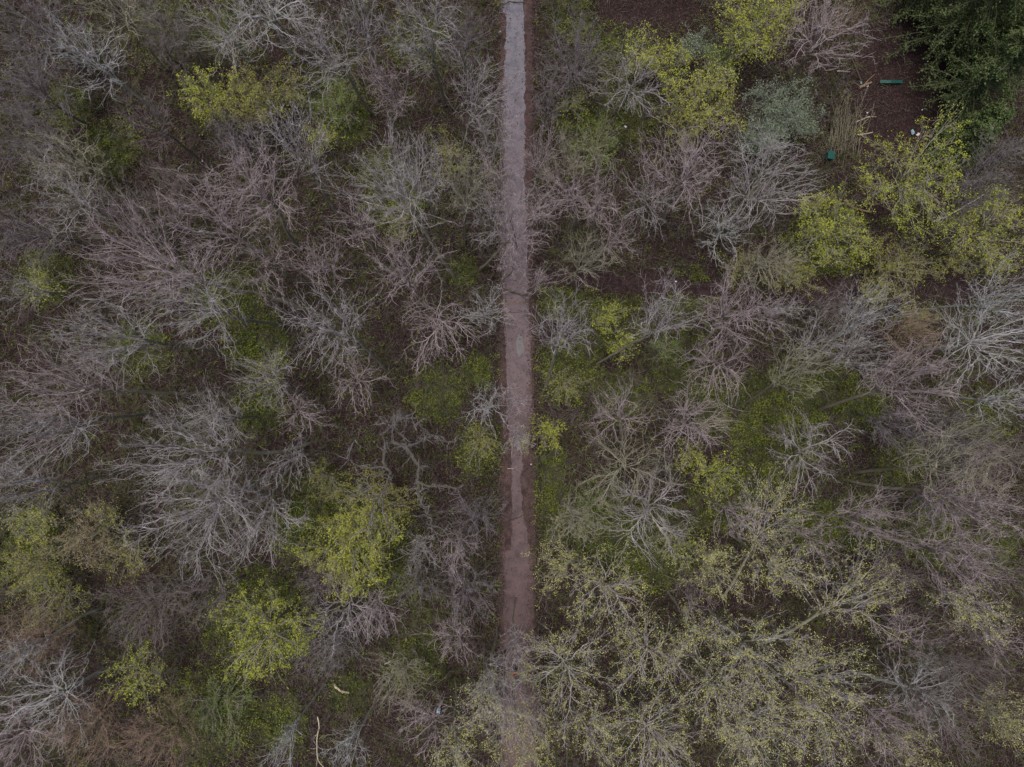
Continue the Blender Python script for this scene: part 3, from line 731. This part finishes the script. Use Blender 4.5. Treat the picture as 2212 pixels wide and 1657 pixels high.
def plants(name, label, m, n, seed, size, amb, zmax=.45, per=9):
    rng = np.random.default_rng(seed); P = []
    pt = np.array(PATCH, float); w = pt[:, 2]**2; w /= w.sum()
    while len(P) < n:
        if rng.uniform() < amb: px, py = rng.uniform(-60, 2272), rng.uniform(-60, 1717)
        else:
            c = pt[rng.choice(len(pt), p=w)]; a = rng.uniform(0, 6.283); u = c[2]*rng.uniform(0, 1)**.6*1.15; px, py = c[0]+u*math.cos(a), c[1]+u*math.sin(a)
        if mnoise.noise(Vector((px*.04, py*.04, seed))) < rng.uniform(-.5, .15): continue
        if density(px, py) < .1: continue
        b = W(px, py); g = gz(b[0], b[1])
        for k in range(per):
            P.append((b[0]+rng.normal()*.16, b[1]+rng.normal()*.16, g+rng.uniform(.03, zmax)))
    o = link(name, mk_mesh(name, [leaves(np.array(P), size, rng, .5)]), m); o['kind'] = 'stuff'; o['label'] = label
plants('ground_plants', 'fresh green plants carpeting parts of the forest floor', mat('plant_green', (.055,.08,.01), (.20,.23,.03), .5, 6, .6), 120000, 31, .12, .30, .8)
plants('ivy', 'dark green ivy over the forest floor', mat('ivy_dark', (.022,.033,.008), (.075,.09,.022), .5, 6, .5), 130000, 32, .12, .7, .5)
def fallen_twigs(name, label, n, seed, m, zmax, lmin, lmax):
    rng = np.random.default_rng(seed); P = []; Z = []
    while len(P) < n:
        px, py = rng.uniform(-60, 2272), rng.uniform(-60, 1717)
        d = density(px, py)
        if d < .01 or rng.uniform() > max(.12, min(1, d*1.6)): continue
        b = W(px, py); P.append((b[0], b[1], gz(b[0], b[1])))
    P = np.array(P); n = len(P); az = rng.uniform(0, 6.283, n); L = rng.uniform(lmin, lmax, n); P[:, 2] += .02+rng.uniform(0, 1, n)**2*zmax
    D = np.stack([np.cos(az), np.sin(az), rng.normal(size=n)*.25+zmax*.2], 1)
    M = P+D*(L*.5)[:, None]; D2 = D+rng.normal(size=(n, 3))*.3; E = M+D2*(L*.5)[:, None]; r = rng.uniform(.006, .017, n)
    M[:, 2] = np.maximum(M[:, 2], P[:, 2]-.0); E[:, 2] = np.maximum(E[:, 2], .03)
    o = link(name, mk_mesh(name, [tubes(P, M, r, r*.8, 3), spikes(M, E, r*.8)]), m); o['kind'] = 'stuff'; o['label'] = label
fallen_twigs('fallen_twigs', 'grey fallen twigs strewn over the forest floor', 60000, 61, mat('old_twigs', (.09,.08,.07), (.26,.235,.215), .5, 4), .6, .4, 1.5)
fallen_twigs('low_scrub', 'olive mossy low scrub over the forest floor', 60000, 62, mat('mossy_twigs', (.05,.055,.02), (.17,.175,.07), .35, 3), .9, .3, 1.1)
def litter():
    rng = np.random.default_rng(41); P = []
    while len(P) < 80000:
        px, py = rng.uniform(-60, 2272), rng.uniform(-60, 1717)
        if rng.uniform() < .16: px = rng.choice([rng.normal(1082, 5), rng.normal(1150, 7)]) if rng.uniform() < .8 else rng.uniform(1085, 1150)
        if 1094 < px < 1138 and rng.uniform() > .35: continue
        b = W(px, py); P.append((b[0], b[1], gz(b[0], b[1])+rng.uniform(.03, .06)))
    P = np.array(P)
    V, F = leaves(P, .11, rng, .12)
    o = link('leaf_litter', mk_mesh('leaf_litter', [(V, F)]), mat('fallen_leaves', (.035,.023,.021), (.12,.078,.068), .8, 12, .9)); o['kind'] = 'stuff'
    o['label'] = 'brown fallen leaves strewn over ground and path edges'
litter()

# ------------------------------------------------------------------ fallen branches and sticks
WOOD = {'white': mat('peeled_wood', (.42,.35,.26), (.60,.51,.38), 3, 20), 'brown': mat('log_bark', (.16,.11,.07), (.26,.19,.13), 3, 20, bump=.5),
        'grey': mat('weathered_wood', (.34,.31,.28), (.48,.45,.42), 3, 20), 'black': mat('damp_wood', (.05,.045,.03), (.09,.08,.055), 3, 20)}
def stick(label, pts, r, wood, z=.12, name='fallen_branch', side=3):
    rng = np.random.default_rng(int(pts[0][0])); Q = [W(*p) for p in pts]
    for q in Q: q[2] = gz(q[0], q[1])+z
    org = Q[0].copy(); Q = [q-org for q in Q]
    n = len(Q); segs = [poly_tubes(Q, np.linspace(r, r*.55, n), sub=6, rng=rng, jit=r*.15)]
    for k in range(side):
        i = rng.integers(1, n) if n > 2 else 1; a = Q[i-1]+(Q[i]-Q[i-1])*rng.uniform(.2, .8); d = (Q[i]-Q[i-1]); d /= np.linalg.norm(d); d = d+rng.normal(size=3)*.6; d[2] = abs(d[2])*.5; L = rng.uniform(.25, .8)
        segs.append(poly_tubes([a, a+d*L*.5, a+d*L+rng.normal(size=3)*.06], [r*.4, r*.3, r*.12], sub=3))
    P0, P1, r0, r1 = cat4(segs)
    V, F = tubes(P0, P1, r0, r1, 7)
    e = np.array([Q[0]]); 
    o = link(name, mk_mesh(name, [(V, F), spikes(e, e-(Q[1]-Q[0])[None]/np.linalg.norm(Q[1]-Q[0])*r*.8, np.array([r]))]), WOOD[wood], smooth=True); o.location = org
    set_props(o, label, 'fallen branch', 'fallen branches on the forest floor')
stick('curved peeled cream branch lying on green plants, lower left', [(727,1472),(731,1478),(741,1485),(757,1490)], .11, 'white', .5, side=1)
stick('long thin pale branch lying upright near the bottom edge', [(691,1540),(694,1562),(689,1590),(691,1630),(703,1648)], .055, 'white', .6)
stick('grey fallen branch beside the olive bush, right below the clearing', [(2001,484),(2030,473),(2059,457),(2088,440),(2111,426)], .07, 'grey', .8)
stick('short curved brown log under the lime leaved tree', [(1822,433),(1830,444),(1845,452),(1877,460)], .14, 'brown', .25, side=1)
stick('short brown log beside the leaning trunk, left of the bench', [(1853,192),(1866,186),(1880,180)], .14, 'brown', .2, side=1)
stick('pale stick near the foot of the leaning trunk', [(1806,156),(1820,157),(1833,158)], .06, 'grey', .3, side=1)
stick('tan stick in the tangle above the green bin, upper of two', [(1843,268),(1858,262),(1872,256)], .05, 'white', .5, side=1)
stick('tan stick in the tangle above the green bin, lower of two', [(1846,295),(1862,294),(1879,290)], .05, 'white', .5, side=1)
stick('short pale stick beside the mud track left of the path', [(1096,1012),(1103,1012),(1108,1013)], .03, 'white', .1, side=1)
stick('dark branch lying across the path at its top end', [(1078,8),(1092,9),(1100,4),(1112,6),(1124,5),(1134,8)], .05, 'black', .06)
stick('crooked dark branch across the path beside the pink fan', [(1072,432),(1083,428),(1092,424),(1100,416)], .06, 'black', .06)
stick('dark branch lying across the whole path above the puddle', [(1080,622),(1098,628),(1112,634),(1130,636),(1146,640)], .07, 'black', .07)
stick('reddish root like branch crossing the path under the dark one', [(1078,656),(1092,657),(1108,654),(1124,655),(1140,656)], .05, 'brown', .05)
stick('thin dark branch crossing the muddy track near the paving joint', [(1100,1130),(1106,1122),(1120,1118),(1134,1110),(1147,1104)], .045, 'black', .05)
stick('thin dark stick across the path above the puddle', [(1082,673),(1110,675),(1136,673)], .025, 'black', .05, side=0)
stick('slanting grey stick in the brush right of the clearing', [(2158,138),(2148,150),(2142,172)], .05, 'grey', 2.0, side=1)
stick('grey stick lying near the peeled cream branch, pointing up right', [(833,1429),(845,1424),(856,1402)], .04, 'grey', .4)

# tangle of upright mossy stems left of the clearing
def thicket():
    rng = np.random.default_rng(51); base = W(1830, 300); 
    A = []
    for k in range(38):
        px = rng.uniform(1788, 1856); py = rng.uniform(290, 365); q = W(px, py)-base; L = rng.uniform(2.5, 5.0)
        pts = [q]; d = np.array([rng.normal()*.08+.02, .9+rng.normal()*.12, .35]); 
        for i in range(5):
            d = d/np.linalg.norm(d); q = q+d*L/5; pts.append(q); d = d+rng.normal(size=3)*.16
        A.append(poly_tubes(pts, np.linspace(.05, .015, 6)*rng.uniform(.6, 1.3), sub=2))
    P0, P1, r0, r1 = cat4(A); root = empty('thicket', base, 'thicket of long mossy stems leaning toward the leaning trunk, above the green bin', 'thicket')
    link('stems', mk_mesh('stems', [tubes(P0, P1, r0*.6, r1*.6, 6)]), BARK['olive'][0], root)
    Q, E, rr = side_twigs(P0, P1, r0, rng, 5, .5, rmax=1)
    link('crown', mk_mesh('crown', [spikes(Q, E, rr)]), BARK['olive'][1], root)
thicket()

# ------------------------------------------------------------------ boxes with bevel, small furniture
import bmesh
def bxm(name, boxes, m, parent=None, bev=.008, loc=None):
    bm = bmesh.new()
    for (x, y, z, sx, sy, sz, *rot) in boxes:
        r = bmesh.ops.create_cube(bm, size=1)
        for v in r['verts']:
            v.co.x *= sx; v.co.y *= sy; v.co.z *= sz
            if rot: 
                c, s_ = math.cos(rot[0]), math.sin(rot[0]); yy, zz = v.co.y, v.co.z; v.co.y = yy*c-zz*s_; v.co.z = yy*s_+zz*c
            v.co.x += x; v.co.y += y; v.co.z += z
    bmesh.ops.bevel(bm, geom=bm.edges[:], offset=bev, segments=1, affect='EDGES')
    me = bpy.data.meshes.new(name); bm.to_mesh(me); bm.free()
    o = link(name, me, m, parent)
    if loc is not None: o.location = loc
    return o
gpaint = mat('green_paint', (.005,.055,.045), (.008,.085,.07), 4, 30, .6); gpaint2 = mat('green_paint_worn', (.025,.08,.065), (.05,.13,.11), 6, 40, .75)
bp = W(1919.5, 181); bp[2] = 0
bench = empty('bench', bp, 'long narrow backless green bench alone on the dark clearing', 'bench')
for sgn, mt in ((-1, gpaint2), (1, gpaint)):
    bxm('seat', [(sgn*.49, (k-1)*.085, .43, .95, .078, .035) for k in range(3)], mt, bench)
for sgn in (-1, 0, 1):
    bxm('leg', [(sgn*.78, 0, .2, .07, .2, .42)], gpaint, bench)
lb = W(1784, 343); lb[2] = gz(lb[0], lb[1])
binr = empty('litter_bin', lb, 'dark green bin half hidden by lime leaves at the edge of the wood', 'bin')
binr.rotation_euler = (0, 0, math.radians(-6))
def binmesh():
    bm = bmesh.new(); a = [(-.26, -.30), (.26, -.30), (.26, .30), (-.26, .30)]
    lo = [bm.verts.new((x*.8, y*.8, .06)) for x, y in a]; hi = [bm.verts.new((x, y, .98)) for x, y in a]
    bm.faces.new(lo[::-1]); bm.faces.new(hi)
    for i in range(4): bm.faces.new((lo[i], lo[(i+1) % 4], hi[(i+1) % 4], hi[i]))
    bmesh.ops.bevel(bm, geom=bm.edges[:], offset=.02, segments=2, affect='EDGES')
    me = bpy.data.meshes.new('bin_body'); bm.to_mesh(me); bm.free(); return me
link('bin_body', binmesh(), gpaint, binr)
bxm('lid', [(0, 0, 1.02, .60, .68, .06), (0, -.30, 1.0, .46, .06, .05)], gpaint, binr, .015)
for sx in (-1, 1):
    me = bpy.data.meshes.new('wheel'); bm = bmesh.new(); bmesh.ops.create_cone(bm, cap_ends=True, segments=18, radius1=.1, radius2=.1, depth=.05); bm.to_mesh(me); bm.free()
    w = link('wheel', me, mat('rubber', (.02,.02,.02), (.04,.04,.04)), binr); w.location = (sx*.25, .25, .1); w.rotation_euler = (0, math.pi/2, 0)

# ------------------------------------------------------------------ litter bits
PAPER = {'white': mat('white_plastic', (.5,.5,.54), (.62,.62,.66), 3, 20, .5), 'cyan': mat('blue_plastic', (.10,.20,.22), (.28,.40,.42), 3, 20, .5), 'pink': mat('pink_plastic', (.6,.4,.45), (.8,.7,.75), 3, 20, .5)}
def scrap(label, px, py, size, c, z=.06, seed=0):
    rng = np.random.default_rng(seed+int(px)); b = W(px, py); b[2] = gz(b[0], b[1])+z
    n = 5; V = []; 
    for i in range(n+1):
        for j in range(n+1): V.append(((i/n-.5)*size*rng.uniform(.7, 1.2), (j/n-.5)*size*.7*rng.uniform(.7, 1.2), rng.uniform(0, size*.3)))
    V = np.array(V); F = np.array([[i*(n+1)+j, (i+1)*(n+1)+j, (i+1)*(n+1)+j+1, i*(n+1)+j+1] for i in range(n) for j in range(n)])
    o = link('plastic_scrap', mk_mesh('plastic_scrap', [(V, F)]), PAPER[c]); o.location = b; o.rotation_euler = (0, 0, rng.uniform(0, 3))
    mod = o.modifiers.new('thick', 'SOLIDIFY'); mod.thickness = .012
    set_props(o, label, 'litter', 'scraps of litter on the ground')
for a in [('white scrap on dark ground left below the bench', 1873, 244, .16, 'white'), ('bluish scrap beside the short brown log', 1859, 180, .2, 'cyan'),
          ('white scrap just under the short brown log', 1873, 187, .16, 'white'), ('pale green scrap, left of three on the reddish litter', 1970, 287, .40, 'cyan'),
          ('whitish scrap, middle of three on the reddish litter', 1982, 291, .30, 'pink'), ('pinkish white scrap, right of three on the reddish litter', 2009, 294, .36, 'pink'),
          ('white scrap at the right rim of the clearing', 2083, 258, .26, 'white'), ('small white scrap in the middle of the clearing', 1990, 239, .16, 'white'),
          ('white scrap in the dark strip right of the path', 1460, 608, .16, 'white'), ('white scrap in brush under the white spoked fan crown', 1349, 278, .26, 'white'),
          ('white scrap in the dark litter patch below the lime bush', 1836, 595, .18, 'white'), ('white scrap at the yellow bush foot, upper left', 443, 352, .22, 'white'),
          ('white scrap on the forest floor above the olive left trunk', 1165, 869, .13, 'pink'), ('small white scrap in the muddy strip right of the track', 1147, 1003, .12, 'white'),
          ('small white scrap left of the top of the path', 1080, 70, .18, 'white')]:
    scrap(*a, z=.5 if a[3] >= .22 and a[1] < 1500 else .08)
cb = W(949, 1528); cb[2] = gz(cb[0], cb[1])+.5
cr = empty('drinks_carton', cb, 'blue and white carton lying in the brush left of the path, near the bottom', 'carton')
cr.rotation_euler = (0, 0, math.radians(-8))
bxm('carton_body', [(0, 0, .1, .30, .42, .16)], mat('carton_white', (.40,.40,.46), (.5,.5,.56), 3, 20, .4), cr, .02)
bxm('blue_panel', [(.02, .11, .185, .25, .17, .012), (.0, -.07, .185, .26, .05, .012)], mat('carton_blue', (.02,.12,.25), (.03,.25,.4), 3, 20, .4), cr, .003)

# ------------------------------------------------------------------ person walking on the path
def skin_obj(name, verts, edges, radii, m, parent, root=0, sub=2):
    me = bpy.data.meshes.new(name); me.from_pydata(verts, edges, []); o = link(name, me, m, parent)
    md = o.modifiers.new('skin', 'SKIN'); md.use_smooth_shade = True
    for i, r in enumerate(radii):
        v = me.skin_vertices[0].data[i]; v.radius = (r, r) if not isinstance(r, tuple) else r; v.use_root = (i == root)
    sb = o.modifiers.new('sub', 'SUBSURF'); sb.levels = sub; sb.render_levels = sub
    return o
def person():
    p = W(1112, 1440); p[2] = .02
    root = empty('person', p, 'person in a red jacket and dark trousers walking on the path under budding twigs', 'person')
    root.rotation_euler = (0, 0, math.radians(8))       # walking toward the bottom of the picture (-y is forward)
    skin = mat('skin', (.42,.26,.19), (.50,.32,.24), 3, 20, .6)
    V = []; E = []; R = []
    def add(v, r, par=None):
        V.append(v); R.append(r); i = len(V)-1
        if par is not None: E.append((par, i))
        return i
    pel = add((0, 0, .93), .12); ab = add((0, -.01, 1.1), .115, pel); ch = add((0, -.02, 1.32), .135, ab); nk = add((0, -.03, 1.48), .055, ch)
    jaw = add((0, -.055, 1.56), (.062, .07), nk); hd = add((0, -.05, 1.65), (.078, .092), jaw); tp = add((0, -.04, 1.73), .055, hd)
    nose = add((0, -.155, 1.625), .012, hd)
    for s in (-1, 1):
        add((s*.082, -.04, 1.63), .014, hd)
        sh = add((s*.19, -.02, 1.41), .058, ch); el = add((s*.25, -.02+s*.06, 1.13), .043, sh); wr = add((s*.25, -.12+s*.14, .90), .028, el)
        pm = add((s*.25, -.135+s*.145, .82), .033, wr)
        for k in range(4):
            a = add((s*.245, -.165+s*.145+k*.019, .765), .009, pm); b = add((s*.235, -.17+s*.145+k*.019, .735-.004*abs(k-1)), .0085, a); add((s*.222, -.17+s*.145+k*.019, .71-.006*abs(k-1)), .007, b)
        t1 = add((s*.225, -.175+s*.145, .825), .011, pm); add((s*.215, -.195+s*.145, .79), .009, t1)
        hp = add((s*.10, 0, .86), .088, pel); kn = add((s*.105, -s*.16-.03, .50), .06, hp); an = add((s*.105, -s*.24+.04, .10), .038, kn); add((s*.105, -s*.24-.10, .045), .038, an)
    skin_obj('body', V, E, R, skin, root)
    red = mat('red_jacket', (.48,.015,.02), (.60,.03,.03), 4, 20, .7)
    V = []; E = []; R = []
    a = add((0, 0, .90), .15); b = add((0, -.01, 1.1), .145, a); c = add((0, -.02, 1.34), .165, b); add((0, -.03, 1.45), .085, c)
    for s in (-1, 1):
        sh = add((s*.20, -.02, 1.405), .078, c); el = add((s*.255, -.02+s*.06, 1.13), .060, sh); add((s*.252, -.12+s*.14, .93), .046, el)
    skin_obj('jacket', V, E, R, red, root)
    V = []; E = []; R = []
    a = add((0, 0, .94), .135)
    for s in (-1, 1):
        hp = add((s*.10, 0, .84), .105, a); kn = add((s*.105, -s*.16-.03, .50), .076, hp); add((s*.105, -s*.24+.035, .14), .058, kn)
    skin_obj('trousers', V, E, R, mat('dark_cloth', (.02,.022,.03), (.045,.045,.06), 4, 20, .9), root)
    for s in (-1, 1):
        V = []; E = []; R = []
        a = add((s*.105, -s*.24+.06, .05), .046); b = add((s*.105, -s*.24-.04, .05), .05, a); add((s*.105, -s*.24-.14, .04), .042, b)
        skin_obj('shoe', V, E, R, mat('shoe_black', (.02,.02,.02), (.04,.04,.04)), root)
    V = []; E = []; R = []
    a = add((0, -.01, 1.60), .075); b = add((0, -.03, 1.69), .088, a); add((0, -.055, 1.745), .062, b)
    skin_obj('hair', V, E, R, mat('dark_hair', (.02,.015,.012), (.05,.035,.03)), root)
    bxm('backpack', [(0, .22, 1.20, .30, .17, .42)], mat('backpack_grey', (.05,.055,.07), (.09,.095,.12)), root, .04)
person()
print('scene built, objects', len(bpy.data.objects), 'polys', sum(len(m.polygons) for m in bpy.data.meshes))
